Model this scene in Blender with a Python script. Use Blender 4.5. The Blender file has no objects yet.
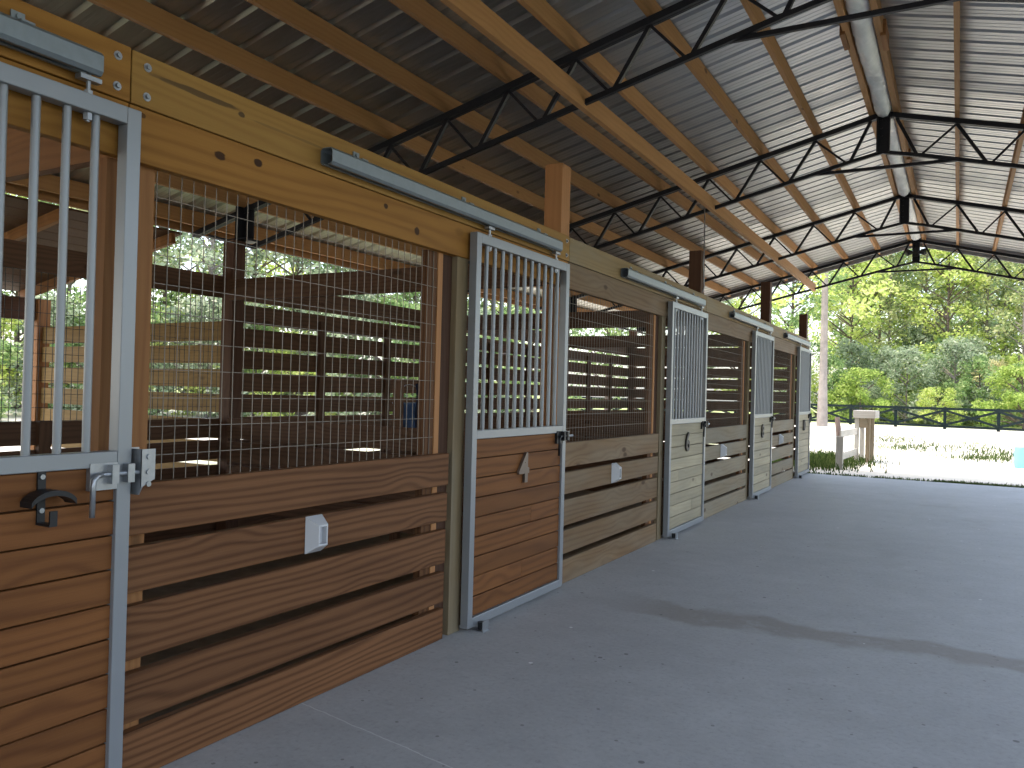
import bpy, math, random
from mathutils import Vector, Matrix
rnd = random.Random(7)
scn = bpy.context.scene
COL = scn.collection
PI = math.pi

# ------------------------------------------------------------------ materials
def new_mat(name):
    m = bpy.data.materials.new(name); m.use_nodes = True
    nt = m.node_tree; nt.nodes.clear()
    out = nt.nodes.new('ShaderNodeOutputMaterial')
    return m, nt, out

class G:
    """tiny node graph helper"""
    def __init__(s, nt): s.nt = nt
    def n(s, t, **kw):
        nd = s.nt.nodes.new(t)
        for k, v in kw.items(): setattr(nd, k, v)
        return nd
    def link(s, a, b): s.nt.links.new(a, b)
    def put(s, sock, v):
        if hasattr(v, 'is_output'): s.link(v, sock)
        else: sock.default_value = v
    def math(s, op, a, b=0.0, clamp=False):
        nd = s.n('ShaderNodeMath', operation=op); nd.use_clamp = clamp
        s.put(nd.inputs[0], a); s.put(nd.inputs[1], b)
        return nd.outputs[0]
    def mix(s, f, a, b, blend='MIX'):
        nd = s.n('ShaderNodeMix', data_type='RGBA', blend_type=blend)
        s.put(nd.inputs[0], f); s.put(nd.inputs[6], a); s.put(nd.inputs[7], b)
        return nd.outputs[2]
    def scale(s, v, sc, off=(0, 0, 0)):
        nd = s.n('ShaderNodeMapping'); s.put(nd.inputs[0], v)
        nd.inputs['Scale'].default_value = sc; nd.inputs['Location'].default_value = off
        return nd.outputs[0]
    def noise(s, v, scale=1.0, detail=3.0, rough=.55):
        nd = s.n('ShaderNodeTexNoise'); s.put(nd.inputs['Vector'], v)
        nd.inputs['Scale'].default_value = scale; nd.inputs['Detail'].default_value = detail
        nd.inputs['Roughness'].default_value = rough
        return nd.outputs[0]
    def ramp(s, f, stops, interp='LINEAR'):
        nd = s.n('ShaderNodeValToRGB'); s.put(nd.inputs[0], f)
        cr = nd.color_ramp; cr.interpolation = interp
        while len(cr.elements) < len(stops): cr.elements.new(.5)
        for e, (p, c) in zip(cr.elements, stops):
            e.position = p; e.color = c if len(c) == 4 else (*c, 1)
        return nd.outputs[0]
    def smooth(s, f, a, b):
        nd = s.n('ShaderNodeMapRange', interpolation_type='SMOOTHSTEP'); s.put(nd.inputs[0], f)
        nd.inputs[1].default_value = a; nd.inputs[2].default_value = b
        return nd.outputs[0]
    def principled(s, out, col, rough=.6, metal=0.0, spec=.5, bump=None, bstr=.3, bdist=.004):
        b = s.n('ShaderNodeBsdfPrincipled')
        s.put(b.inputs['Base Color'], col); s.put(b.inputs['Roughness'], rough); s.put(b.inputs['Metallic'], metal)
        b.inputs['Specular IOR Level'].default_value = spec
        if bump is not None:
            bp = s.n('ShaderNodeBump'); bp.inputs['Strength'].default_value = bstr; bp.inputs['Distance'].default_value = bdist
            s.put(bp.inputs['Height'], bump); s.link(bp.outputs[0], b.inputs['Normal'])
        s.link(b.outputs[0], out.inputs[0])
        return b

def c4(c): return (c[0], c[1], c[2], 1)

WK = 1.0
def wood(name, light, dark, knot=(.05, .022, .01), rough=.62, rings=1.0, grey=0.0, knots=1.0, freq=70.0, marks=()):
    light = tuple(c * WK for c in light); dark = tuple(c * WK for c in dark)
    m, nt, out = new_mat(name); g = G(nt)
    uv = g.n('ShaderNodeUVMap', uv_map='UVMap').outputs[0]
    tint = g.n('ShaderNodeAttribute', attribute_name='tint').outputs[2]
    sep = g.n('ShaderNodeSeparateXYZ'); g.link(uv, sep.inputs[0])
    vor = g.n('ShaderNodeTexVoronoi', feature='F1'); g.put(vor.inputs['Vector'], g.scale(uv, (1.7, 3.6, 1)))
    vor.inputs['Scale'].default_value = 1.0
    kd = vor.outputs[0]
    kpull = g.math('MULTIPLY', g.math('SUBTRACT', 1.0, g.smooth(kd, .0, .42)), 9.0 * knots)
    nA = g.noise(g.scale(uv, (.5, 4.2, 1)), 1.0, 2)
    ph = g.math('ADD', g.math('MULTIPLY', sep.outputs[1], freq * 2.2), g.math('MULTIPLY', nA, 30.0))
    ph = g.math('ADD', ph, kpull)
    ring = g.math('ADD', g.math('MULTIPLY', g.math('SINE', ph), .5), .5)
    ring = g.math('POWER', ring, 1.8)
    fine = g.noise(g.scale(uv, (5.0, 190.0, 1)), 1.0, 4, .65)
    broad = g.noise(g.scale(uv, (1.3, 9.0, 1), (3, 7, 0)), 1.0, 2)
    f = g.math('ADD', g.math('MULTIPLY', ring, .48 * rings), g.math('MULTIPLY', fine, .55))
    f = g.math('ADD', f, g.math('MULTIPLY', g.math('SUBTRACT', broad, .45), .8), clamp=True)
    col = g.mix(f, c4(light), c4(dark))
    if grey > 0:
        gn = g.noise(g.scale(uv, (1.1, 5.0, 1), (11, 2, 0)), 1.0, 3)
        gf = g.math('MULTIPLY', g.smooth(gn, .35, .7), grey)
        col = g.mix(gf, col, (.22, .20, .155, 1))
    kn = g.math('MULTIPLY', g.math('SUBTRACT', 1.0, g.smooth(kd, .045, .105)), .85 * min(1, knots))
    col = g.mix(kn, col, c4(knot))
    if marks:      # individual knots and a stain at fixed places on this board
        ob = g.n('ShaderNodeTexCoord').outputs['Object']
        wob = g.noise(g.scale(ob, (1, 9, 40)), 1.0, 3)
        for (my, mz, ry, rz, strength) in marks:
            v = g.scale(ob, (0, 1 / ry, 1 / rz), (0, -my / ry, -mz / rz))
            ln = g.n('ShaderNodeVectorMath', operation='LENGTH'); g.link(v, ln.inputs[0])
            k = g.math('SUBTRACT', 1.0, g.smooth(g.math('ADD', ln.outputs['Value'], g.math('SUBTRACT', wob, .5)), .7, 1.1))
            col = g.mix(g.math('MULTIPLY', k, strength), col, c4(knot))
    col = g.mix(1.0, col, tint, 'MULTIPLY')
    h = g.math('SUBTRACT', 1.0, f)
    g.principled(out, col, rough, 0, .15, h, .35, .003)
    return m

def simple(name, col, rough=.5, metal=0.0, spec=.5, var=.12, vscale=12.0, bump=0.0):
    m, nt, out = new_mat(name); g = G(nt)
    tc = g.n('ShaderNodeTexCoord').outputs['Object']
    nz = g.noise(tc, vscale, 4)
    a = tuple(max(0, c * (1 - var)) for c in col); b = tuple(min(1, c * (1 + var)) for c in col)
    cc = g.mix(nz, c4(a), c4(b))
    rr = g.math('ADD', rough - .06, g.math('MULTIPLY', nz, .12))
    g.principled(out, cc, rr, metal, spec, nz if bump else None, bump, .004)
    return m

def foliage(name, cols, trans=.5):
    m, nt, out = new_mat(name); g = G(nt)
    at = g.n('ShaderNodeAttribute', attribute_name='tint').outputs[2]
    sep = g.n('ShaderNodeSeparateColor'); g.link(at, sep.inputs[0])
    n = len(cols)
    col = g.ramp(sep.outputs[0], [(i / (n - 1), c) for i, c in enumerate(cols)])
    d = g.n('ShaderNodeBsdfDiffuse'); g.link(col, d.inputs[0])
    t = g.n('ShaderNodeBsdfTranslucent'); g.link(col, t.inputs[0])
    mx = g.n('ShaderNodeMixShader'); mx.inputs[0].default_value = trans
    g.link(d.outputs[0], mx.inputs[1]); g.link(t.outputs[0], mx.inputs[2]); g.link(mx.outputs[0], out.inputs[0])
    return m

M = {}
M['header'] = wood('yellow_pine', (0.34, 0.165, 0.037), (0.21, 0.09, 0.018), rings=.75, knots=1.0, freq=60)
M['header_streak'] = wood('yellow_pine_streak', (.33, .185, .05), (.22, .11, .027), rings=.6, knots=.3, freq=60, knot=(.035, .025, .018),
                          marks=[(.27, .118, .21, .012, .7), (.47, .105, .02, .012, .8), (1.25, .11, .012, .010, .8), (.75, .10, .3, .006, .3)])
M['header_knots'] = wood('yellow_pine_knots', (.33, .155, .035), (.20, .085, .017), rings=.9, knots=.25, freq=50, knot=(.025, .010, .006),
                         marks=[(.378, .111, .026, .018, .9), (.563, .133, .022, .017, .95), (1.372, .137, .018, .014, .9), (1.628, .065, .024, .022, .9), (.05, .16, .015, .01, .7)])
M['header_grey'] = wood('weathered_pine', (0.28, 0.19, 0.085), (0.19, 0.12, 0.05), rings=.6, grey=.45, knots=.8)
M['panel_brown'] = wood('brown_board', (0.19, 0.085, 0.036), (0.075, 0.03, 0.012), rings=1.1, knots=.8, freq=85)
M['panel_tan'] = wood('tan_board', (0.2, 0.125, 0.065), (0.11, 0.06, 0.028), rings=.8, grey=.25, knots=1.0)
M['panel_grey'] = wood('greyed_board', (0.25, 0.195, 0.125), (0.14, 0.1, 0.06), rings=.6, grey=.6, knots=.9)
M['door_orange'] = wood('stained_board', (0.2, 0.08, 0.025), (0.1, 0.036, 0.012), rings=.9, knots=1.0, freq=55)
M['door_grey'] = wood('bleached_board', (0.42, 0.36, 0.25), (0.28, 0.23, 0.145), rings=.5, grey=.5, knots=.8)
M['purlin'] = wood('purlin_pine', (0.44, 0.235, 0.1), (0.31, 0.155, 0.062), rings=.5, knots=.9)
M['post'] = wood('post_wood', (0.32, 0.15, 0.058), (0.19, 0.08, 0.03), rings=.6, knots=.7)
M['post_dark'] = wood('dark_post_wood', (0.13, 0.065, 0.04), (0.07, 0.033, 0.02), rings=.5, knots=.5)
M['jamb'] = wood('jamb_pine', (0.44, 0.21, 0.09), (0.32, 0.15, 0.06), rings=.5, knots=.5)
M['jamb_grey'] = wood('jamb_weathered', (0.235, 0.175, 0.1), (0.16, 0.11, 0.06), rings=.5, grey=.4, knots=.5)
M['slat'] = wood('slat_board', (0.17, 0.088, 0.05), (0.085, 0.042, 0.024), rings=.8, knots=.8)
M['run_board'] = wood('run_board', (0.3, 0.19, 0.075), (0.2, 0.115, 0.04), rings=.6, knots=.7)
M['steel'] = simple('black_steel', (.012, .012, .017), .5, 0, .25)
M['alu'] = simple('door_aluminium', (.245, .255, .27), .36, .3, .4, .06, 5)
M['galv'] = simple('galvanised_steel', (.20, .225, .24), .42, .5, .5, .18, 30)
M['zinc'] = simple('zinc_plated', (.32, .33, .35), .35, .7, .5, .2, 40)
M['iron'] = simple('black_iron', (.012, .012, .014), .45, .3, .5)
M['wire'] = simple('galvanised_wire', (.20, .17, .14), .5, .3, .5)
M['number_dark'] = simple('number_dark', (.035, .03, .028), .5, .3)
M['number_brown'] = simple('number_bronze', (.16, .12, .095), .45, .4)
M['white_plastic'] = simple('white_plastic', (.50, .50, .52), .4, 0, .5, .04)
M['blue_plastic'] = simple('blue_plastic', (.05, .085, .17), .35, 0, .5, .1)
M['navy_cloth'] = simple('navy_cloth', (.012, .017, .04), .9, 0, .2, .3, 30)
M['teal_plastic'] = simple('turquoise_plastic', (.22, .62, .60), .4, 0, .5, .05)
M['dirt'] = simple('stall_dirt', (.15, .11, .075), .95, 0, .1, .45, 9, .6)
M['white_foil'] = simple('white_foil', (.80, .80, .79), .5, 0, .5, .2, 14)
M['fence'] = simple('fence_dark_paint', (.010, .018, .018), .8, 0, .2)
M['grey_wood'] = wood('grey_wood', (.50, .47, .42), (.36, .33, .29), rings=.5, grey=.4, knots=.5)
M['bark'] = simple('pine_bark', (.15, .115, .10), .95, 0, .1, .55, 6, .8)
M['bark_pale'] = simple('pale_bark', (.24, .21, .18), .9, 0, .1, .35, 6, .5)
M['bark_light'] = simple('sunlit_bark', (.30, .26, .235), .95, 0, .1, .5, 3, .8)
M['leaf_yellow'] = foliage('leaf_yellow_green', [(0.230, 0.320, 0.095), (0.450, 0.559, 0.144), (0.624, 0.691, 0.209), (0.733, 0.733, 0.340)])
M['leaf_green'] = foliage('leaf_green', [(0.131, 0.199, 0.095), (0.221, 0.340, 0.131), (0.351, 0.473, 0.186), (0.515, 0.582, 0.295)])
M['leaf_grey'] = foliage('leaf_grey_green', [(0.156, 0.209, 0.131), (0.274, 0.351, 0.209), (0.429, 0.494, 0.329), (0.603, 0.624, 0.473)])
M['leaf_pine'] = foliage('pine_needle', [(0.165, 0.221, 0.112), (0.295, 0.364, 0.156), (0.473, 0.515, 0.230), (0.624, 0.603, 0.340)])
M['leaf_bright'] = foliage('leaf_bright', [(0.172, 0.245, 0.072), (0.297, 0.413, 0.109), (0.434, 0.539, 0.140), (0.560, 0.623, 0.224)])
M['leaf_tan'] = foliage('frond_tan', [(0.364, 0.340, 0.156), (0.559, 0.515, 0.254), (0.712, 0.624, 0.364)], .3)
M['grass'] = foliage('grass_blade', [(0.025, 0.046, 0.013), (0.059, 0.092, 0.025), (0.118, 0.143, 0.050)], .3)

def roof_material():
    m, nt, out = new_mat('corrugated_galvalume'); g = G(nt)
    tc = g.n('ShaderNodeTexCoord').outputs['Object']
    nz = g.noise(g.scale(tc, (.35, 4.3, .35)), 1.0, 3)
    n2 = g.noise(tc, 25.0, 3)
    col = g.mix(nz, (.36, .36, .365, 1), (.54, .54, .53, 1))
    rr = g.math('ADD', .26, g.math('MULTIPLY', n2, .14))
    g.principled(out, col, rr, .8, .5)
    return m
M['roof'] = roof_material()

def concrete_material():
    m, nt, out = new_mat('concrete_slab'); g = G(nt)
    tc = g.n('ShaderNodeTexCoord').outputs['Object']
    sep = g.n('ShaderNodeSeparateXYZ'); g.link(tc, sep.inputs[0])
    big = g.noise(tc, .9, 4, .6); mid = g.noise(tc, 5.0, 6, .7); fine = g.noise(tc, 38.0, 5, .75)
    f = g.math('ADD', g.math('MULTIPLY', big, .5), g.math('MULTIPLY', mid, .5))
    col = g.ramp(f, [(.32, (.33, .325, .32)), (.55, (.40, .395, .39)), (.72, (.46, .455, .45))])
    col = g.mix(g.math('MULTIPLY', g.smooth(fine, .50, .72), .42), col, (.20, .19, .18, 1))
    col = g.mix(g.math('MULTIPLY', g.smooth(fine, .48, .25), .3), col, (.56, .55, .54, 1))
    # brown water stain running across the aisle from the second door
    wob = g.math('MULTIPLY', g.math('SUBTRACT', g.noise(tc, 1.6, 3), .5), .55)
    yc = g.math('ADD', g.math('ADD', 4.95, wob), 0.0)
    d = g.math('ABSOLUTE', g.math('SUBTRACT', sep.outputs[1], yc))
    wid = g.math('ADD', .05, g.math('MULTIPLY', g.noise(tc, 2.3, 2), .34))
    band = g.math('SUBTRACT', 1.0, g.math('DIVIDE', d, wid), clamp=True)
    band = g.smooth(band, 0.0, .55)
    xm = g.math('MULTIPLY', g.smooth(sep.outputs[0], .25, .9), g.math('SUBTRACT', 1.0, g.smooth(sep.outputs[0], 3.1, 3.6)))
    band = g.math('MULTIPLY', g.math('MULTIPLY', band, xm), g.smooth(mid, .22, .5))
    col = g.mix(g.math('MULTIPLY', band, .5), col, (.19, .155, .115, 1))
    # other faint blotches
    bl = g.noise(g.scale(tc, (.7, .45, 1), (4, 9, 0)), 1.0, 4, .7)
    col = g.mix(g.math('MULTIPLY', g.smooth(bl, .58, .75), .4), col, (.25, .225, .20, 1))
    # specks: pale chips and dark flecks
    for sc, thr, c, off in ((2.6, .030, (.85, .85, .82, 1), 0), (3.6, .045, (.10, .095, .09, 1), 5), (9.0, .07, (.16, .15, .14, 1), 2)):
        v = g.n('ShaderNodeTexVoronoi', feature='F1'); g.put(v.inputs['Vector'], g.scale(tc, (1, 1, 1), (off, off, 0))); v.inputs['Scale'].default_value = sc
        k = g.math('MULTIPLY', g.math('LESS_THAN', v.outputs[0], thr), .7)
        col = g.mix(k, col, c)
    # hairline crack near the camera
    cx = g.math('ADD', 2.57, g.math('ADD', g.math('MULTIPLY', sep.outputs[0], -.17), g.math('MULTIPLY', g.math('SUBTRACT', mid, .5), .03)))
    cr = g.math('LESS_THAN', g.math('ABSOLUTE', g.math('SUBTRACT', sep.outputs[1], cx)), .003)
    col = g.mix(g.math('MULTIPLY', cr, .5), col, (.7, .7, .68, 1))
    rough = g.math('ADD', .55, g.math('MULTIPLY', mid, .25))
    g.principled(out, col, rough, 0, .4, fine, .15, .002)
    return m
M['concrete'] = concrete_material()

def ground_material():
    m, nt, out = new_mat('sandy_ground'); g = G(nt)
    tc = g.n('ShaderNodeTexCoord').outputs['Object']
    sep = g.n('ShaderNodeSeparateXYZ'); g.link(tc, sep.inputs[0])
    n1 = g.noise(tc, .35, 5, .65); n2 = g.noise(tc, 3.0, 4, .6)
    sand = g.mix(n2, (.62, .55, .44, 1), (.74, .68, .57, 1))
    grass = g.mix(n2, (.20, .28, .07, 1), (.42, .46, .17, 1))
    far = g.smooth(sep.outputs[1], 48.0, 54.0)
    patch = g.smooth(g.math('ADD', n1, g.math('MULTIPLY', n2, .25)), .64, .76)
    zone = g.math('MULTIPLY', g.smooth(sep.outputs[1], 20.0, 25.0), g.math('SUBTRACT', 1.0, g.smooth(sep.outputs[1], 34.0, 42.0)))
    patch = g.math('MULTIPLY', patch, zone)
    f = g.math('MAXIMUM', g.math('MULTIPLY', far, g.smooth(n1, .25, .5)), g.math('MULTIPLY', patch, .8))
    right = g.math('MULTIPLY', g.math('ADD', g.smooth(sep.outputs[0], 4.6, 5.6), g.math('MULTIPLY', g.math('SUBTRACT', 1.0, g.smooth(sep.outputs[0], -6.0, -3.0)), g.smooth(sep.outputs[0], -11.0, -8.0)), clamp=True), g.math('SUBTRACT', 1.0, g.smooth(sep.outputs[1], 13.0, 17.0)))
    f = g.math('MAXIMUM', f, right)
    grass = g.mix(right, grass, (.075, .085, .04, 1))  # ground on both sides of the barn darkened to weaken bounce light
    g.principled(out, g.mix(f, sand, grass), .95, 0, .1, n2, .3, .02)
    return m
M['ground'] = ground_material()

# ------------------------------------------------------------------ mesh builder
class MB:
    def __init__(s): s.v = []; s.f = []; s.uv = []; s.t = []
    def _face(s, idx, uv, t): s.f.append(idx); s.uv.append(uv); s.t.append(t)
    def prism(s, ax, ay, az, o, L, W, H, t=None, seed=None):
        """box from corner-centre o along axes ax (length), ay, az with wood UVs along ax"""
        ax, ay, az, o = Vector(ax), Vector(ay), Vector(az), Vector(o)
        if t is None: t = rnd.uniform(.84, 1.12)
        ou, ov = rnd.uniform(0, 40), rnd.uniform(0, 40)
        b = len(s.v)
        for i in (0, 1):
            for j in (-.5, .5):
                for k in (-.5, .5):
                    s.v.append(o + ax * (L * i) + ay * (W * j) + az * (H * k))
        def q(a, bb, c, d, w, e):
            s._face((b + a, b + bb, b + c, b + d), [(ou, ov + e), (ou + L, ov + e), (ou + L, ov + e + w), (ou, ov + e + w)], t)
        q(0, 4, 6, 2, W, 0); q(3, 7, 5, 1, W, .37)          # -z face, +z face
        q(1, 5, 4, 0, H, .71); q(2, 6, 7, 3, H, .93)          # -y, +y
        s._face((b, b + 2, b + 3, b + 1), [(ou, ov), (ou + .03, ov + W), (ou + .05, ov + W), (ou + .02, ov)], t * .9)
        s._face((b + 4, b + 5, b + 7, b + 6), [(ou, ov), (ou + .02, ov), (ou + .05, ov + W), (ou + .03, ov + W)], t * .9)
    def box(s, x0, x1, y0, y1, z0, z1, along='y', t=None):
        cx, cy, cz = (x0 + x1) / 2, (y0 + y1) / 2, (z0 + z1) / 2
        if along == 'y': s.prism((0, 1, 0), (0, 0, 1), (1, 0, 0), (cx, y0, cz), y1 - y0, z1 - z0, x1 - x0, t)
        elif along == 'x': s.prism((1, 0, 0), (0, 1, 0), (0, 0, 1), (x0, cy, cz), x1 - x0, y1 - y0, z1 - z0, t)
        else: s.prism((0, 0, 1), (1, 0, 0), (0, 1, 0), (cx, cy, z0), z1 - z0, x1 - x0, y1 - y0, t)
    def bar(s, p, q, w, h, up=(0, 0, 1), t=None):
        p, q = Vector(p), Vector(q); d = q - p; L = d.length; ax = d / L
        ay = Vector(up).cross(ax)
        if ay.length < 1e-4: ay = Vector((1, 0, 0))
        ay.normalize(); az = ax.cross(ay)
        s.prism(ax, ay, az, p, L, w, h, t)
    def tube(s, pts, rs, n=10, t=1.0, cap=True):
        pts = [Vector(p) for p in pts]
        if not hasattr(rs, '__len__'): rs = [rs] * len(pts)
        rings = []; prev = None
        for i, p in enumerate(pts):
            a = pts[max(0, i - 1)]; c = pts[min(len(pts) - 1, i + 1)]
            d = (c - a).normalized()
            if prev is None:
                ref = Vector((0, 0, 1)) if abs(d.z) < .9 else Vector((1, 0, 0))
                u = d.cross(ref).normalized()
            else:
                u = (prev - d * prev.dot(d)).normalized()
            prev = u; w = d.cross(u)
            b = len(s.v)
            for k in range(n):
                an = 2 * PI * k / n
                s.v.append(p + (u * math.cos(an) + w * math.sin(an)) * rs[i])
            rings.append(b)
        L = 0
        for i in range(len(rings) - 1):
            for k in range(n):
                k2 = (k + 1) % n
                s._face((rings[i] + k, rings[i] + k2, rings[i + 1] + k2, rings[i + 1] + k),
                        [(L, k * .05), (L, k * .05 + .05), (L + .3, k * .05 + .05), (L + .3, k * .05)], t)
            L += .3
        if cap:
            s._face(tuple(rings[0] + k for k in reversed(range(n))), [(0, 0)] * n, t)
            s._face(tuple(rings[-1] + k for k in range(n)), [(0, 0)] * n, t)
    def poly(s, pts, depth, axis, t=1.0):
        """extrude a closed outline (list of 3D points) by vector axis*depth"""
        n = len(pts); b = len(s.v); ax = Vector(axis) * depth
        for p in pts: s.v.append(Vector(p))
        for p in pts: s.v.append(Vector(p) + ax)
        s._face(tuple(b + i for i in reversed(range(n))), [(0, 0)] * n, t)
        s._face(tuple(b + n + i for i in range(n)), [(0, 0)] * n, t)
        for i in range(n):
            j = (i + 1) % n
            s._face((b + i, b + j, b + n + j, b + n + i), [(0, 0)] * 4, t)
    def quad(s, a, b, c, d, t=1.0):
        i = len(s.v); s.v += [Vector(a), Vector(b), Vector(c), Vector(d)]
        s._face((i, i + 1, i + 2, i + 3), [(0, 0), (1, 0), (1, 1), (0, 1)], t)
    def mesh(s, name, mat, off=(0, 0, 0), smooth=False):
        off = Vector(off)
        me = bpy.data.meshes.new(name)
        me.from_pydata([tuple(v - off) for v in s.v], [], s.f)
        uvl = me.uv_layers.new(name='UVMap'); flat = []
        for u in s.uv:
            for p in u: flat += [p[0], p[1]]
        uvl.data.foreach_set('uv', flat)
        at = me.attributes.new('tint', 'FLOAT', 'FACE'); at.data.foreach_set('value', s.t)
        me.materials.append(mat)
        if smooth: me.polygons.foreach_set('use_smooth', [True] * len(s.f))
        me.update()
        return me
    def build(s, name, mat, parent=None, loc=None, smooth=False, bevel=0.0):
        off = wloc(parent) if parent is not None else Vector(loc if loc is not None else (0, 0, 0))
        me = s.mesh(name, mat, off, smooth)
        o = bpy.data.objects.new(name, me); COL.objects.link(o)
        if parent is not None: o.parent = parent
        else: o.location = off
        if bevel:
            b = o.modifiers.new('bevel', 'BEVEL'); b.width = bevel; b.segments = 2; b.limit_method = 'ANGLE'
        return o

def wloc(o):
    v = Vector(o.location)
    while o.parent is not None: o = o.parent; v = v + o.location
    return v

def tag(o, label=None, cat=None, group=None, kind=None):
    if label: o['label'] = label
    if cat: o['category'] = cat
    if group: o['group'] = group
    if kind: o['kind'] = kind
    return o

def thing(name, loc, label, cat, group=None):
    o = bpy.data.objects.new(name, None); o.empty_display_size = .1; COL.objects.link(o); o.location = loc
    return tag(o, label, cat, group)

def dup(o, loc, label=None, parent=None):
    c = o.copy(); COL.objects.link(c)
    if parent is not None: c.parent = parent
    else: c.location = loc
    if label: c['label'] = label
    for ch in list(o.children): dup(ch, None, None, c)
    return c

ORD = ['first', 'second', 'third', 'fourth', 'fifth', 'sixth', 'seventh', 'eighth', 'ninth', 'tenth', 'eleventh']

# ------------------------------------------------------------------ key dimensions
YD = [.469, 3.798, 7.312, 10.857, 14.277]     # near edge of each sliding door
W = 1.22; H1 = 2.248
YP = [1.755, 5.15, 8.66, 12.30, 15.62]        # posts / partitions
RX, RZ, SL = 1.651, 4.279, .25                # ridge line and slope of the truss top chord
YT = [5.31, 8.90, 12.55, 16.15]               # trusses
NODE = [.654 + .563 * k for k in range(10)]
XB = -3.62                                    # back wall of the stalls
SLAB_END = 15.45
SPAN = 5.95
SPAN_R = 2.95  # right slope cut short out of view so skylight reaches the aisle floor
def span(s): return SPAN if s < 0 else SPAN_R
Y_NEAR, Y_FAR = -8.0, 16.75
def chord_z(x): return RZ - SL * abs(x - RX)

# ------------------------------------------------------------------ ground, slab, stall floor
m = MB(); m.quad((-160, -60, -.05), (160, -60, -.05), (160, 260, -.05), (-160, 260, -.05)); tag(m.build('ground', M['ground']), kind='structure')
m = MB(); m.box(-.13, 4.6, Y_NEAR, SLAB_END, -.12, 0); tag(m.build('floor', M['concrete']), kind='structure')
m = MB(); m.box(-3.75, -.13, Y_NEAR, SLAB_END + .2, -.12, -.01); tag(m.build('stall_floor', M['dirt']), kind='structure')

# ------------------------------------------------------------------ roof sheet (ribs run down the slope)
def roof_profile():
    pts = []; y = Y_NEAR
    P = .2286
    while y < Y_FAR:
        for dy, h in ((0, 0), (.020, .028), (.040, .028), (.060, 0), (.100, 0), (.104, .0022), (.120, .0022), (.124, 0), (.160, 0), (.164, .0022), (.180, .0022), (.184, 0)):
            pts.append((y + dy, h))
        y += P
    return pts
pr = roof_profile()
m = MB()
PZ = .135     # purlin depth
for s in (-1, 1):
    b = len(m.v)
    for (y, h) in pr:
        for d in (.07, span(s)):
            x = RX + s * d
            m.v.append(Vector((x, y, chord_z(x) + PZ + .033 + h)))
    for i in range(len(pr) - 1):
        a = b + 2 * i
        q = (a, a + 1, a + 3, a + 2) if s > 0 else (a, a + 2, a + 3, a + 1)
        m._face(q, [(0, 0)] * 4, 1.0)
tag(m.build('ceiling', M['roof']), kind='structure')
# ridge cap over the gap and gable trims
m = MB()
for s in (-1, 1):
    z0 = RZ + PZ + .075
    m.bar((RX, Y_NEAR, z0), (RX, Y_FAR, z0), .001, .001)
    m.quad((RX, Y_NEAR, z0), (RX, Y_FAR, z0), (RX + s * .2, Y_FAR, z0 - .05), (RX + s * .2, Y_NEAR, z0 - .05))
tag(m.build('trim_1', M['roof']), kind='structure')
m = MB()
for s in (-1, 1):
    m.bar((RX, Y_FAR - .02, RZ + .09), (RX + s * span(s), Y_FAR - .02, RZ - SL * span(s) + .09), .03, .20, t=1.0)
tag(m.build('trim_2', simple('gable_trim', (.30, .30, .32), .5, .3)), kind='structure')

# ------------------------------------------------------------------ purlins
def purlin(x, side, label, w=.04):
    t = MB()
    y = Y_NEAR
    z = chord_z(x) + .025
    t.box(x - w / 2, x + w / 2, Y_NEAR, Y_FAR - .06, z, z + PZ, 'y', t=rnd.uniform(.85, 1.1))
    o = t.build('purlin', M['purlin'], loc=(x, Y_NEAR, z))
    return tag(o, label, 'beam', 'roof purlins')
for i, d in enumerate(NODE):
    purlin(RX - d, 'left', 'long pine purlin under the left roof slope, %s one down from the ridge pair' % ORD[i])
for i, d in enumerate(NODE[:4]):
    purlin(RX + d, 'right', 'long pine purlin under the right roof slope, %s one down from the ridge pair' % ORD[i])
purlin(RX - .115, 'left', 'brown purlin along the left side of the ridge gap', .05)
purlin(RX + .115, 'right', 'brown purlin along the right side of the ridge gap', .05)
for k, (s, y, lab) in enumerate(((-1, 5.75, 'short brown splice block on the left ridge purlin, nearest the camera'), (1, 5.7, 'short brown splice block on the right ridge purlin, nearest the camera'),
                      (-1, 6.75, 'short brown splice block left of the ridge insulation, second from the camera'), (1, 6.9, 'short brown splice block right of the ridge insulation, second from the camera'),
                      (1, 10.6, 'short brown splice block on the right ridge purlin beyond the second truss'))):
    t = MB(); x = RX + s * .115
    t.box(x + s * .027 - .02, x + s * .027 + .02, y, y + .32, chord_z(x) + .0, chord_z(x) + .13)
    tag(t.build('splice_block', M['post'], loc=(x, y, chord_z(x))), lab, 'block', 'ridge splice blocks')
# eave purlins
for s, nm in ((-1, 'left'), (1, 'right')):
    purlin(RX + s * (span(s) - .06), nm, 'eave purlin at the lower edge of the %s roof slope' % nm)

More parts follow.
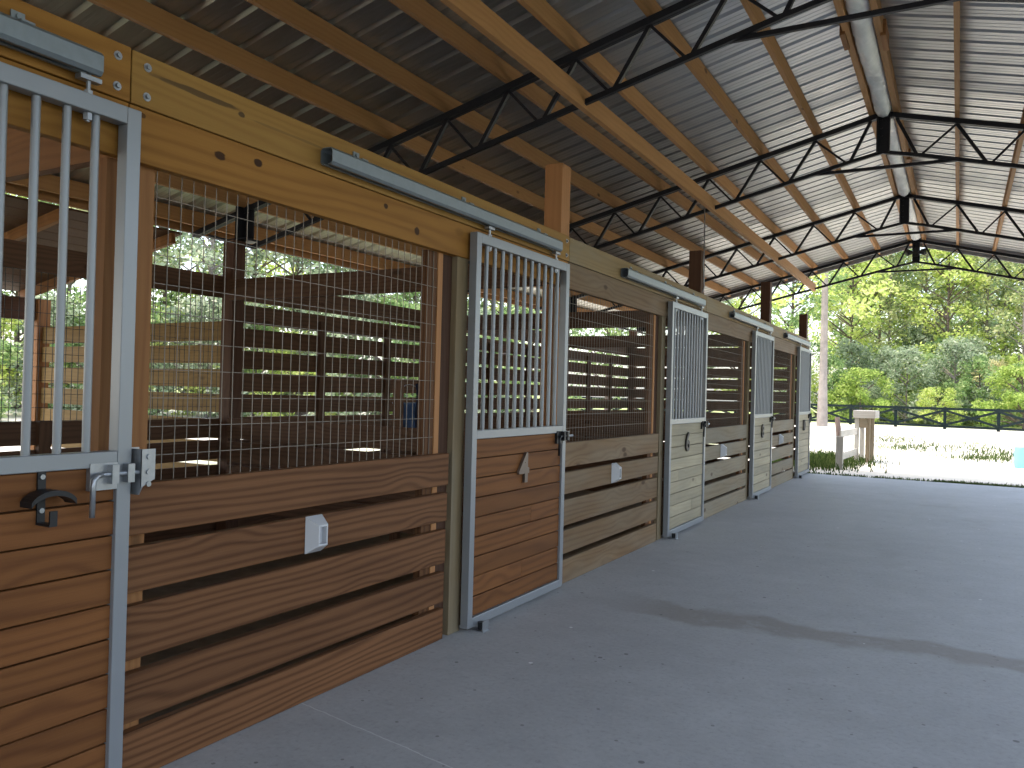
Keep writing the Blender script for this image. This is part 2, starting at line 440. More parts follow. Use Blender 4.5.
# crumpled white insulation hanging in the ridge gap, one length per bay
for k in range(4):
    y0 = (Y_NEAR if k == 0 else YT[k - 1] + .12); y1 = YT[k] - .1
    m = MB(); n = int((y1 - y0) / .06); cols = 7; b = len(m.v)
    for i in range(n + 1):
        y = y0 + (y1 - y0) * i / n
        drop = .05 * math.sin(i * .23 + k) + .02
        for j in range(cols):
            a = PI * (j / (cols - 1))
            m.v.append(Vector((RX - .082 * math.cos(a), y, RZ + .10 - .035 - (.07 + drop * .7) * math.sin(a) + rnd.uniform(-.022, .022))))
    for i in range(n):
        for j in range(cols - 1):
            a = b + i * cols + j
            m._face((a, a + 1, a + cols + 1, a + cols), [(0, 0)] * 4, 1.0)
    lab = ['white crumpled insulation strip in the ridge gap before the nearest truss', 'white crumpled insulation strip in the ridge gap between the first two trusses',
           'white crumpled insulation strip in the ridge gap between the second and third trusses', 'white crumpled insulation strip in the ridge gap before the end truss'][k]
    o = m.build('ridge_insulation', M['white_foil'], loc=(RX, y0, RZ), smooth=True)
    sm = o.modifiers.new('thick', 'SOLIDIFY'); sm.thickness = .004
    tag(o, lab, 'insulation', 'ridge insulation')

# ------------------------------------------------------------------ steel trusses
def make_truss(y):
    root = thing('roof_truss', (0, y, 0), 'x', 'truss', 'black steel roof trusses')
    D = .375
    def bz(x):
        return chord_z(x) - D if abs(x - RX) > .3 else None
    t = MB()
    for s in (-1, 1):
        for dy in (-.018, .018):
            t.bar((RX, y + dy, RZ - .005), (RX + s * (span(s) - .1), y + dy, chord_z(RX + s * (span(s) - .1)) - .005), .03, .05, t=1)
    t.build('top_chord', M['steel'], root)
    t = MB()
    for s in (-1, 1):
        ends = span(s) - .9
        t.bar((RX, y, RZ - .39), (RX + s * .33, y, RZ - SL * .33 - .378), .035, .035, t=1)
        t.bar((RX + s * .33, y, RZ - SL * .33 - .378), (RX + s * ends, y, chord_z(RX + s * ends) - D), .035, .038, t=1)
        t.bar((RX + s * ends, y, chord_z(RX + s * ends) - D), (RX + s * (span(s) - .3), y, chord_z(RX + s * (span(s) - .3)) - .08), .035, .035, t=1)
    t.build('bottom_chord', M['steel'], root)
    nodes = NODE
    for s in (-1, 1):
        prev = .12
        for k, d in enumerate(nodes[:8] if s < 0 else nodes[:4]):
            b = .33 if k == 0 else (nodes[k - 1] + d) / 2
            x0, xb, x1 = RX + s * prev, RX + s * b, RX + s * d
            zb = RZ - SL * b - D
            t = MB(); t.bar((x0, y, chord_z(x0) - .03), (xb - s * .02, y, zb), .030, .030, t=1); t.build('web', M['steel'], root)
            t = MB(); t.bar((x1, y, chord_z(x1) - .03), (xb + s * .02, y, zb), .018, .020, t=1); t.build('web', M['steel'], root)
            prev = d
    t = MB(); t.bar((RX - .69, y + .02, 3.737), (RX + .69, y + .02, 3.737), .03, .032, t=1); t.build('tie_bar', M['steel'], root)
    t = MB()
    for dx in (-.055, .055): t.box(RX + dx - .006, RX + dx + .006, y - .05, y + .05, RZ - .40, RZ + .02, 'z', 1)
    t.box(RX - .06, RX + .06, y - .006, y + .006, RZ - .40, RZ + .02, 'z', 1)
    for zz in (RZ - .06, RZ - .14, RZ - .22, RZ - .30): t.tube([(RX - .02, y - .02, zz), (RX - .02, y + .02, zz)], .014, 6)
    t.build('ridge_plate', M['steel'], root)
    for s in (-1,):
        t = MB(); xe = -3.52
        t.box(xe - .12, xe + .12, y - .1, y + .1, chord_z(xe) - .29, chord_z(xe) - .27, 'x', 1)
        t.box(xe - .01, xe + .01, y - .1, y + .1, chord_z(xe) - .28, chord_z(xe) + .06, 'z', 1)
        t.box(xe - .12, xe + .12, y - .006, y + .006, chord_z(xe) - .28, chord_z(xe) + .06, 'z', 1)
        t.build('end_bracket', M['steel'], root)
    return root
t1 = make_truss(YT[0]); t1['label'] = 'black steel web truss nearest the camera, cut by the top of the photo'
dup(t1, (0, YT[1], 0), 'black steel web truss, second from the camera, over the third stall door')
dup(t1, (0, YT[2], 0), 'black steel web truss, third from the camera, just before the end truss')
dup(t1, (0, YT[3], 0), 'black steel web truss at the far gable opening with trees behind it')
t = MB(); t.bar((-.06, 1.5, 3.50), (-.09, 16.25, 3.50), .045, .14, up=(0, 0, 1))
tag(t.build('strongback', M['purlin'], loc=(-.06, 1.5, 3.5)), 'loose pine board lying lengthwise on the bottom chords of the trusses', 'beam')
# dark twin lamp on the end truss
L = thing('flood_light', (RX, YT[3] - .09, RZ - .25), 'small dark twin flood light on the ridge plate of the end truss', 'lamp')
t = MB(); t.box(RX - .04, RX + .04, YT[3] - .11, YT[3] - .062, RZ - .30, RZ - .17, 'z', 1); t.build('junction_box', M['iron'], L)
for s in (-1, 1):
    t = MB(); t.tube([(RX + s * .03, YT[3] - .09, RZ - .24), (RX + s * .07, YT[3] - .11, RZ - .235), (RX + s * .14, YT[3] - .15, RZ - .24)], [.02, .035, .065], 12); t.build('lamp_head', M['iron'], L, smooth=True)

# ------------------------------------------------------------------ posts
plab = ['orange brown square post between the nearest door and the first mesh window', 'square pine post standing above the beam beside the second door',
        'dark brown square post above the beam beside the third door, with wire hanging on it', 'dark brown square post above the beam beside the fourth door',
        'dark square post above the beam beside the farthest door']
ptop = [2.29, 2.985, 2.95, 3.09, 2.93]
for k, y in enumerate(YP):
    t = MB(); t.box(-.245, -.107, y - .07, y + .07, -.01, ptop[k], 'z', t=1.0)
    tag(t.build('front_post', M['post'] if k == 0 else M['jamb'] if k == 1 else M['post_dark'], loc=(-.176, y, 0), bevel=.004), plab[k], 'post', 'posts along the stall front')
for k, y in enumerate(YP):
    yb = y + .07
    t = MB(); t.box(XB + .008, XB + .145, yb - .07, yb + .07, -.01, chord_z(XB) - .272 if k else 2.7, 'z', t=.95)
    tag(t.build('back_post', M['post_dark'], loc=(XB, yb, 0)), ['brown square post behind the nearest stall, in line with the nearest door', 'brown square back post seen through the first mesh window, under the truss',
         'brown square back post behind the third stall door', 'brown square back post behind the fourth stall door', 'brown square back post at the far end of the stalls'][k], 'post', 'posts along the back of the stalls')

# ------------------------------------------------------------------ header beams on the stall front
seams = [-2.0, 1.688, 5.13, 8.66, 12.25, 15.64]
hl = ['upper yellow pine beam over the nearest door, ending at the bolted seam', 'upper pine beam with a dark streak above the first mesh window', 'upper weathered pine beam over the second window',
      'upper weathered pine beam over the third window', 'upper weathered pine beam over the farthest window']
ll = ['lower yellow pine beam over the nearest door', 'lower yellow pine beam with dark knots over the first mesh window', 'lower tan pine beam over the second mesh window', 'lower tan pine beam over the third mesh window', 'lower tan pine beam over the farthest mesh window']
for k in range(5):
    y0, y1 = seams[k], seams[k + 1]
    B = thing('header_beam', (-.08, y0, 2.29), hl[k], 'beam', 'upper beams of the stall front')
    t = MB(); t.box(-.104, -.060, y0 + .002, y1 - .002, 2.288, 2.470 - .004 * k, 'y', 1.0); t.build('board', M['header'] if k == 0 else M['header_streak'] if k == 1 else M['header_grey'], B, bevel=.003)
    for yy in ([y1 - .05] if k == 0 else ([y0 + .06, y1 - .05] if k == 1 else [])):
        for zz in (2.325, 2.425):
            t = MB(); t.tube([(-.062, yy, zz), (-.058, yy, zz)], .015, 10); t.tube([(-.058, yy, zz), (-.049, yy, zz)], .008, 6); t.build('bolt', M['zinc'], B)
    t = MB(); t.box(-.106, -.066, y0 + .002, y1 - .002, 2.10, 2.285, 'y', 1.0)
    tag(t.build('header_beam', M['header'] if k == 0 else M['header_knots'] if k == 1 else M['panel_tan'], loc=(-.086, y0, 2.1), bevel=.003), ll[k], 'beam', 'lower beams of the stall front')

# ------------------------------------------------------------------ wire mesh
def wire_grid(x, y0, y1, z0, z1, dy, dz, r=.0012):
    t = MB()
    n = int(round((y1 - y0) / dy))
    for i in range(n + 1):
        y = y0 + (y1 - y0) * i / n
        t.box(x - r, x + r, y - r, y + r, z0, z1, 'z', 1)
    n = int(round((z1 - z0) / dz))
    for i in range(n + 1):
        z = z0 + (z1 - z0) * i / n
        t.box(x - 3 * r, x - r, y0, y1, z - r, z + r, 'y', 1)
    return t
def wire_grid_y(y, x0, x1, z0, z1, dx, dz, r=.0014):
    t = MB()
    n = int(round((x1 - x0) / dx))
    for i in range(n + 1):
        x = x0 + (x1 - x0) * i / n
        t.box(x - r, x + r, y - r, y + r, z0, z1, 'z', 1)
    n = int(round((z1 - z0) / dz))
    for i in range(n + 1):
        z = z0 + (z1 - z0) * i / n
        t.box(x0, x1, y + r, y + 3 * r, z - r, z + r, 'x', 1)
    return t

# ------------------------------------------------------------------ stall front panels (boards below, mesh window above)
rows = [(.003, .170), (.207, .372), (.415, .598), (.640, .795), (.830, 1.004)]
pmat = ['panel_brown', 'panel_tan', 'panel_grey', 'panel_grey']
pl = ['brown board stall front with wire mesh window, nearest the camera', 'tan board stall front with wire mesh window between second and third doors',
      'greyed board stall front with mesh window between third and fourth doors', 'greyed board stall front with mesh window between the two farthest doors']
for k in range(4):
    y0, y1 = YD[k] + W + .01, YD[k + 1] - .14
    P = thing('stall_front', (-.085, y0, 0), pl[k], 'stall front', 'stall fronts between the doors')
    t = MB()
    for (a, b) in rows:
        j = rnd.uniform(-.008, .008); e = rnd.uniform(-.02, .006)
        t.prism((0, 1, 0), (0, 0, 1), (1, 0, 0), (-.082, y0, (a + b) / 2 + (j if a > .01 else 0)), y1 - y0 + e, b - a, .040)
    t.build('board_slats', M[pmat[k]], P, bevel=.004)
    ym = y1 - .09
    t = wire_grid(-.1045, YP[k] + .075 if k == 0 else y0 - .03, ym + .01, 1.0, 2.11, .0508, .1016)
    t.build('wire_mesh', M['wire'], P)
    t = MB(); t.box(-.15, -.108, ym - .09, ym - .002, 0, 2.10, 'z', .8); t.build('stud', M['panel_brown'], P)
    t = MB(); t.box(-.15, -.103, ym, ym + .045, 0, 2.10, 'z', 1.0); t.build('stud', M['jamb'], P)
    t = MB(); t.box(-.15, -.075, YD[k + 1] - .083, YD[k + 1] + .03, 0, 2.10, 'z', 1.0); t.build('door_jamb', M['jamb_grey'], P, bevel=.003)
    t = MB(); t.box(-.17, -.11, ym + .05, YD[k + 1] - .085, 0, 2.10, 'z', .6); t.build('stud', M['post_dark'], P)  # recessed filler stud, tinted dark to stand for the shadow beside the jamb
    if k > 0:
        t = MB(); t.box(-.15, -.106, y0 - .04, y0 + .03, 0, 2.1, 'z', .8); t.build('stud', M['post'], P)
# jambs of the nearest door (seen through its bars)
t = MB(); t.box(-.16, -.11, YD[0] + W - .045, YD[0] + W + .005, 0, 2.10, 'z', .8)
tag(t.build('door_jamb', M['post'], loc=(-.13, YD[0] + W - .02, 0)), 'yellow pine jamb stud behind the bars of the nearest door', 'jamb')

# white tapered brackets screwed to the second board of each panel
wl = ['white tapered bracket on the brown boards of the nearest stall front', 'white tapered bracket on the tan boards between second and third doors',
      'white tapered bracket on the greyed boards beyond the third door', 'pale tapered bracket on the greyed boards of the farthest stall front']
for k, y in enumerate((2.615, 6.07, 9.45, 12.95)):
    t = MB(); z0, z1 = .640, .800
    a = [(-.060, y - .05, z0), (-.060, y + .05, z0), (-.060, y + .05, z1), (-.060, y - .05, z1)]
    b = [(-.005, y - .025, z0 + .035), (-.005, y + .03, z0 + .035), (-.005, y + .03, z1 - .035), (-.005, y - .025, z1 - .035)]
    i0 = len(t.v); t.v += [Vector(p) for p in a + b]
    for f in ((3, 2, 1, 0), (0, 1, 5, 4), (1, 2, 6, 5), (2, 3, 7, 6), (3, 0, 4, 7)): t._face(tuple(i0 + q for q in f), [(0, 0)] * 4, 1)
    # recessed front: a rim and a cup
    c = [(-.005, y - .018, z0 + .043), (-.005, y + .023, z0 + .043), (-.005, y + .023, z1 - .043), (-.005, y - .018, z1 - .043)]
    d = [(-.03, p[1], p[2]) for p in c]; i1 = len(t.v); t.v += [Vector(p) for p in c + d]
    for j in range(4):
        j2 = (j + 1) % 4
        t._face((i0 + 4 + j, i0 + 4 + j2, i1 + j2, i1 + j), [(0, 0)] * 4, 1); t._face((i1 + j, i1 + j2, i1 + 4 + j2, i1 + 4 + j), [(0, 0)] * 4, 1)
    t._face(tuple(i1 + 4 + j for j in range(4)), [(0, 0)] * 4, 1)
    tag(t.build('wall_bracket', M['white_plastic'], loc=(-.06, y, z0)), wl[k], 'bracket', 'white brackets on the stall fronts')

# ------------------------------------------------------------------ sliding doors
dl = ['aluminium framed sliding door with bars and black hook at the left edge, nearest the camera', 'aluminium sliding stall door with orange boards and a number 4',
      'aluminium sliding stall door with pale greyed boards and a number 6', 'aluminium sliding stall door with bleached boards and a number 8', 'aluminium sliding stall door with bleached boards, farthest along the row']
nums = [None, '4', '6', '8', '10']
def text_mesh(s, size, depth):
    cu = bpy.data.curves.new('number', 'FONT'); cu.body = s; cu.size = size; cu.extrude = depth; cu.align_x = 'CENTER'; cu.offset = .006; cu.resolution_u = 4
    tmp = bpy.data.objects.new('tmp', cu); COL.objects.link(tmp)
    dg = bpy.context.evaluated_depsgraph_get(); dg.update()
    me = bpy.data.meshes.new_from_object(tmp.evaluated_get(dg))
    bpy.data.objects.remove(tmp); bpy.data.curves.remove(cu)
    return me
for k, y in enumerate(YD):
    D = thing('stall_door', (-.025, y, 0), dl[k], 'door', 'sliding stall doors')
    y1 = y + W; T = .05
    t = MB()
    t.box(-.05, 0, y, y + T, .025, H1, 'z', 1); t.box(-.05, 0, y1 - T, y1, .025, H1, 'z', 1)
    for (a, b) in ((2.193, H1), (1.083, 1.133), (.025, .078)): t.box(-.05, -.0005, y + T, y1 - T, a, b, 'y', 1)
    t.build('frame', M['alu'], D, bevel=.003)
    n = 11
    for i in range(n):
        yy = y + T + (W - 2 * T) * (i + 1) / (n + 1)
        t = MB(); t.tube([(-.025, yy, 1.133), (-.025, yy, 2.193)], .0125, 12, cap=False); t.build('bar', M['alu'], D, smooth=True)
    t = MB(); nb = 9; zs = [.078 + (1.083 - .078) * i / nb for i in range(nb + 1)]
    for i in range(nb):
        tl = rnd.uniform(-.004, .004)
        yj = rnd.uniform(y + .3, y1 - .3) if i % 3 == 1 else None
        spans = [(y + T - .004, yj - .001), (yj + .001, y1 - T + .004)] if yj else [(y + T - .004, y1 - T + .004)]
        for (a, b) in spans: t.box(-.042, -.016 + rnd.uniform(-.002, .002), a, b, zs[i] + .0025, zs[i + 1] - .0025, 'y')
    t.build('board_panel', M['door_orange'] if k < 2 else M['door_grey'], D, bevel=.003)
    # backing skin so no daylight shows through the board joints
    t = MB(); t.box(-.05, -.044, y + T, y1 - T, .078, 1.083, 'y', .6); t.build('backing_panel', M['slat'], D)
    for fr in (.14, .86):
        yy = y + W * fr
        t = MB(); t.tube([(-.025, yy, 2.165), (-.025, yy, 2.318)], .007, 8)
        t.tube([(-.025, yy, 2.170), (-.025, yy, 2.192)], .014, 6); t.tube([(-.025, yy, 2.249), (-.025, yy, 2.262)], .014, 6)
        t.box(-.04, -.01, yy - .035, yy + .035, 2.292, 2.306, 'y', 1)
        t.build('hanger_bolt', M['zinc'], D)
    if nums[k]:
        me = text_mesh(nums[k], .255, .008); me.materials.append(M['number_brown'] if k == 1 else M['number_dark'])
        o = bpy.data.objects.new('number', me); COL.objects.link(o); o.parent = D
        o.rotation_euler = (PI / 2, 0, PI / 2); o.location = Vector((-.004, y + (.62 if k == 1 else .58), .795 if k == 1 else .81)) - Vector(D.location)
        o['label'] = ('bronze number ' if k == 1 else 'dark number ') + nums[k]
    # latch at the far stile
    zl = 1.062; mt = M['zinc'] if k == 0 else M['iron']
    t = MB(); t.box(-.016, .004, y1 - .145, y1 - .052, zl - .05, zl + .035, 'y', 1)
    lt = t.build('latch', mt, D)
    t = MB(); t.tube([(.018, y1 - .12, zl), (.018, y1 + .05, zl)], .0075, 10)
    for yy in (y1 - .075, y1 - .02): t.box(0.001, .03, yy - .012, yy + .012, zl - .03, zl + .03, 'z', 1)
    t.build('bolt_rod', mt, lt)
    t = MB(); t.tube([(.018, y1 - .115, zl), (.021, y1 - .132, zl - .003), (.024, y1 - .145, zl - .015), (.024, y1 - .147, zl - .04), (.022, y1 - .147, zl - .13)], .0085, 10)
    t.build('latch_handle', mt, lt, smooth=True)
# latch keepers on the stall front beside each door
kl = ['galvanised keeper plate beside the latch of the nearest door', 'galvanised keeper plate beside the latch of the orange number 4 door', 'galvanised keeper plate beside the latch of the number 6 door', 'small keeper plate beside the latch of the number 8 door']
for k in range(4):
    y = YD[k] + W + .012; zl = 1.062; t = MB()
    if k == 0:
        t.poly([(-.06, y, zl - .075), (.02, y, zl - .075), (.035, y, zl - .05), (.035, y, zl + .075), (-.06, y, zl + .075)], .005, (0, 1, 0))
        t.poly([(.030, y, zl - .05), (.030, y + .05, zl - .025), (.030, y + .05, zl + .075), (.030, y, zl + .075)], .006, (1, 0, 0))
        for zz in (zl + .05, zl, zl - .04): t.tube([(.035, y + .025, zz), (.041, y + .025, zz)], .009, 8)
    else:
        t.box(-.056, -.002, y, y + .006, zl - .035, zl + .035, 'z', 1); t.box(-.008, -.002, y, y + .05, zl - .03, zl + .03, 'z', 1)
        t.tube([(.018, y - .02, zl), (.018, y + .055, zl)], .009, 8)
    t.box(-.061, -.055, y, y + .055, zl - .075, zl + .075, 'z', 1)
    tag(t.build('latch_keeper', M['zinc'], loc=(-.06, y, zl)), kl[k], 'latch plate', 'latch keepers')
# small bottom guides
gl = ['small floor guide roller under the near corner of the number 4 door', 'small floor guide roller under the near corner of the number 6 door', 'small floor guide roller under the near corner of the number 8 door', 'small floor guide roller under the farthest door']
for k in range(1, 5):
    y = YD[k] + .10
    g_ = thing('door_guide', (.03, y, 0), gl[k - 1], 'roller', 'door guides')
    t = MB(); t.box(-.015, .065, y - .035, y + .035, 0, .006, 'y', 1); t.box(.052, .058, y - .03, y + .03, .006, .06, 'y', 1); t.build('bracket', M['zinc'], g_)
    t = MB(); t.tube([(.028, y, .008), (.028, y, .05)], .02, 12); t.build('roller', M['iron'], g_, smooth=False)

# bridle hook on the nearest door
hk = thing('bridle_hook', (-.014, 1.402, .92), 'black iron bridle hook with crescent arm on the nearest door', 'hook')
t = MB(); t.box(-.015, -.008, 1.389, 1.413, .932, 1.082, 'z', 1)
bp_ = t.build('back_plate', M['iron'], hk)
t = MB()
for zz in (1.068, .968): t.tube([(-.009, 1.401, zz), (-.003, 1.401, zz)], .008, 8)
t.build('screw', M['zinc'], bp_, smooth=False)
t = MB(); A = []; R1 = .072
for i in range(13):
    a = PI * (.12 + .76 * i / 12); A.append((1.401 + R1 * math.cos(a), .985 + .048 * math.sin(a)))
B = [(p[0], p[1] - .016) for p in reversed(A)]
t.poly([(.0, p[0], p[1]) for p in A + B], .06, (1, 0, 0)); t.build('crescent_arm', M['iron'], hk)
t = MB(); t.box(-.015, .055, 1.389, 1.413, .926, .933, 'x', 1); t.box(.048, .055, 1.391, 1.413, .933, .972, 'z', 1); t.build('hook_tip', M['iron'], hk)

# ------------------------------------------------------------------ door tracks
tl = ['grey steel box track over the nearest door at the left edge', 'grey steel box track over the number 4 door', 'grey steel box track over the number 6 door', 'grey steel box track over the number 8 door', 'grey steel box track over the farthest door']
for k, y in enumerate(YD):
    a, b = y - 1.205, y + 1.075
    R_ = thing('door_track', (-.025, a, 2.35), tl[k], 'track', 'sliding door tracks')
    t = MB(); z0, z1, x0, x1 = 2.312, 2.386, -.058, .010; w = .004
    pts_o = [(x0, z0 + .012), (x0, z1 - .012), (x0 + .012, z1), (x1 - .012, z1), (x1, z1 - .012), (x1, z0 + .012), (x1 - .010, z0), (-.014, z0)]
    pts_i = [(-.014, z0 + w), (x1 - .012, z0 + w), (x1 - w, z0 + .014), (x1 - w, z1 - .014), (x1 - .014, z1 - w), (x0 + .014, z1 - w), (x0 + w, z1 - .014), (x0 + w, z0 + .014), (x0 + .012, z0 + w), (-.036, z0 + w), (-.036, z0), (x0 + .010, z0)]
    t.poly([(p[0], a, p[1]) for p in pts_o + pts_i], b - a, (0, 1, 0))
    t.build('rail', M['galv'], R_)
    for fr in (.1, .5, .9):
        yy = a + (b - a) * fr
        t = MB(); t.box(-.0605, -.054, yy - .02, yy + .02, 2.386, 2.43, 'z', 1); t.box(-.058, -.0, yy - .02, yy + .02, 2.386, 2.392, 'x', 1); t.tube([(-.056, yy, 2.415), (-.048, yy, 2.415)], .008, 6)
        t.build('track_bracket', M['galv'], R_)

# wire hanging on the third-door post
t = MB(); x, y = -.10, YP[2]
t.tube([(-.17, 8.88, 3.60), (-.14, 8.80, 3.35), (-.105, y + .02, 3.10), (-.10, y, 2.94), (-.097, y - .03, 2.80), (-.097, y + .01, 2.66), (-.097, y + .03, 2.56), (-.10, y - .02, 2.50)], .006, 6)
tag(t.build('cable', M['zinc'], loc=(x, y, 2.5), smooth=True), 'thin grey cable hanging from the second truss onto the dark post', 'cable')

# ------------------------------------------------------------------ back wall of the stalls
gaps = [2.14 - .215 * i for i in range(10)] + [-.015]
bl = ['low dark boards across the back of the nearest stall, open above', 'brown horizontal slat wall behind the second stall, seen through the first mesh window', 'brown horizontal slat wall behind the third stall, seen through the second mesh window',
      'brown horizontal slat wall behind the fourth stall', 'brown horizontal slat wall at the back of the last stall']
edges = [YP[0] - 3.5] + [p + .07 for p in YP]
for k in range(5):
    y0, y1 = edges[k], edges[k + 1]
    Wl = thing('slat_wall', (XB, y0, 0), bl[k], 'slat wall', 'slatted back walls')
    t = MB()
    low = k in (0, 1)
    for i in range(10):
        zt, zb = gaps[i] - .02, gaps[i + 1] + .02
        if low and zt > 1.06: continue
        w1, w2 = rnd.uniform(-.012, .012), rnd.uniform(-.012, .012)
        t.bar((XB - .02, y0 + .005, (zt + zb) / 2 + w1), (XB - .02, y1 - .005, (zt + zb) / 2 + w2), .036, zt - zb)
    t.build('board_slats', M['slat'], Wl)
    t = MB(); t.bar((XB - .02, y0 + .005, 2.26), (XB - .02, y1 - .005, 2.26), .04, .20); t.build('top_board', M['slat'], Wl)
    for fr in ([.5] if low else [.36, .68]):
        yy = y0 + (y1 - y0) * fr
        t = MB(); t.box(XB, XB + .045, yy - .045, yy + .045, 0, 1.05 if low else 2.05, 'z', .8); t.build('batten', M['slat'], Wl)
    if low and k == 1:
        t = wire_grid(XB + .06, y0 + .1, y1 - .15, 1.05, 2.15, .0508, .1016, .0018); t.build('wire_mesh', M['iron'], Wl)
bl0 = None

# partitions between stalls: boards low, mesh and a top beam
pa = ['low board partition with top beam on the near side of the first stall', 'low board partition with dark top beam, seen through the first mesh window', 'low board partition with dark top beam, seen through the second mesh window',
      'low board partition with dark top beam, seen through the third mesh window', 'board partition closing the far end of the stalls']
for k, y in enumerate(YP):
    P = thing('stall_partition', (-1.9, y, 0), pa[k], 'partition', 'stall partitions')
    t = MB()
    last = k == 4
    for i in range(9):
        zt, zb = gaps[i] - .015, gaps[i + 1] + .015
        if not last and zt > 1.06: continue
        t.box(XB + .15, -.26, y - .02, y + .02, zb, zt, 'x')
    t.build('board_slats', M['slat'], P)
    t = MB(); t.box(XB + .15, -.25, y - .045, y + .0, 2.125, 2.315, 'x', .8); t.build('top_beam', M['post'] if k == 0 else M['slat'], P)

# bucket and cloth hung on the partition of the second stall
bx, by, bz_ = -1.58, YP[1] + .19, 1.03
bk = thing('bucket', (bx, by, bz_), 'blue plastic bucket hung on the stall partition, seen through the first mesh window', 'bucket')
t = MB(); t.tube([(bx, by, bz_), (bx, by, bz_ + .012), (bx, by, bz_ + .20), (bx, by, bz_ + .215), (bx, by, bz_ + .205), (bx, by, bz_ + .02)], [.10, .105, .135, .142, .128, .095], 20); t.build('pail', M['blue_plastic'], bk, smooth=True)
t = MB(); t.tube([(bx + .135 * math.cos(a), by, bz_ + .20 + .165 * math.sin(a)) for a in [PI * i / 10 for i in range(11)]], .004, 6); t.build('handle', M['zinc'], bk, smooth=True)
t = MB(); t.box(bx - .04, bx + .04, YP[1] + .022, YP[1] + .06, 0, 1.42, 'z'); t.bar((bx, YP[1] + .06, 1.365), (bx, by + .03, 1.365), .014, .014, t=1)
tag(t.build('hanging_stud', M['slat'], loc=(bx, YP[1] + .04, 0)), 'dark upright stud on the stall partition that the blue bucket hangs from', 'stud')
t = MB(); n = 10; base = len(t.v)
for i in range(n + 1):
    for j in range(8):
        x = -1.42 + .30 * i / n; z = 1.40 - .40 * j / 7
        t.v.append(Vector((x + .01 * math.sin(j), YP[1] + .035 + .018 * math.sin(i * 1.7 + j * .3) + .01, z)))
for i in range(n):
    for j in range(7):
        a = base + i * 8 + j; t._face((a, a + 1, a + 9, a + 8), [(0, 0)] * 4, 1)
o = t.build('hanging_cloth', M['navy_cloth'], loc=(-1.3, YP[1], 1.0), smooth=True); sm = o.modifiers.new('thick', 'SOLIDIFY'); sm.thickness = .012
tag(o, 'dark navy cloth hanging on the stall partition beside the blue bucket', 'cloth')

# ------------------------------------------------------------------ runs behind the stalls
rl = ['sunlit yellow board fence of the run behind the stalls, seen through the first window', 'sunlit board fence of the run behind the third stall']
for k, y in enumerate((5.24,)):
    F_ = thing('run_fence', (-5.1, y, 0), rl[k], 'fence', 'run fences behind the stalls')
    t = MB()
    for (a, b) in ((.15, .34), (.39, .58), (.62, .81), (.85, 1.03), (1.10, 1.27), (1.32, 1.49), (1.545, 1.715), (1.765, 1.945)):
        t.bar((-6.55, y, (a + b) / 2 + rnd.uniform(-.01, .01)), (XB - .06, y, (a + b) / 2 + rnd.uniform(-.01, .01)), .035, b - a)
    t.build('board_rails', M['run_board'], F_)
    t = MB(); t.box(-6.70, -6.56, y - .07, y + .07, -.05, 2.25, 'z'); t.build('fence_post', M['post'], F_)
    t = MB(); t.box(-5.15, -5.06, y - .07, y - .02, -.05, 2.0, 'z'); t.build('fence_post', M['post'], F_)
t = MB(); t.bar((-6.63, 1.3, 2.13), (-6.63, 5.17, 2.13), .05, .24)
tag(t.build('top_beam', M['post_dark'], loc=(-6.63, 1.3, 2.0)), 'dark beam across the top of the run behind the nearest stall', 'beam')
t = MB(); t.box(-6.70, -6.56, 1.2, 1.34, -.05, 2.25, 'z')
tag(t.build('run_post', M['post'], loc=(-6.63, 1.27, 0)), 'brown post at the near corner of the run behind the stalls', 'post')

# lean-to roof over the run behind the nearest stall
LT = thing('lean_to_roof', (-5.5, 2.0, 2.5), 'dark board lean-to roof over the run behind the nearest stall', 'roof')
def lz(x): return 2.80 - .185 * (-4.3 - x)
t = MB(); n = 13
for i in range(n):
    xa, xb = -4.25 - 2.55 * i / n, -4.25 - 2.55 * (i + 1) / n + .012
    t.prism((0, 1, 0), (xb - xa, 0, lz(xb) - lz(xa)), (0, 0, 1), ((xa + xb) / 2, -1.2, lz((xa + xb) / 2)), 6.4, 1.0, .02)
t.build('roof_boards', M['post_dark'], LT)
for yy in (-.4, .7, 1.8, 2.9, 4.0, 5.1):
    t = MB(); t.bar((-4.25, yy, lz(-4.25) - .06), (-6.78, yy, lz(-6.78) - .06), .045, .10); t.build('rafter', M['post'], LT)

# ------------------------------------------------------------------ outside: work stand, barrel, fence
ST = thing('work_stand', (.4, 18.6, -.05), 'grey wooden stand with flat top and rails just outside the barn end', 'stand')
t = MB(); t.box(.22, .35, 17.33, 17.46, -.05, .62, 'z'); t.build('leg', M['grey_wood'], ST)
for (x, y, mt) in ((.37, 19.66, 'grey_wood'), (.58, 19.88, 'panel_grey'), (.62, 20.42, 'panel_grey'), (.42, 20.3, 'grey_wood')):
    t = MB(); t.box(x - .045, x + .045, y - .045, y + .045, -.05, .96, 'z'); t.build('leg', M[mt], ST)
t = MB(); t.box(.30, .76, 19.5, 20.55, .96, 1.13, 'x'); t.build('top', M['grey_wood'], ST, bevel=.01)
for z in (.20, .66):
    t = MB(); t.bar((.285, 17.46, z), (.37, 19.62, z), .03, .14); t.build('rail', M['grey_wood'], ST)
t = MB(); t.bar((.41, 19.66, .84), (.56, 19.84, .84), .03, .2); t.build('apron', M['panel_grey'], ST)
t = MB(); t.tube([(.17, 18.5, -.05), (.14, 18.52, .5), (.09, 18.5, .98)], [.07, .06, .05], 8)
tag(t.build('leaning_post', M['bark'], loc=(.15, 18.5, 0), smooth=True), 'dark round leaning post behind the pale post outside', 'post')

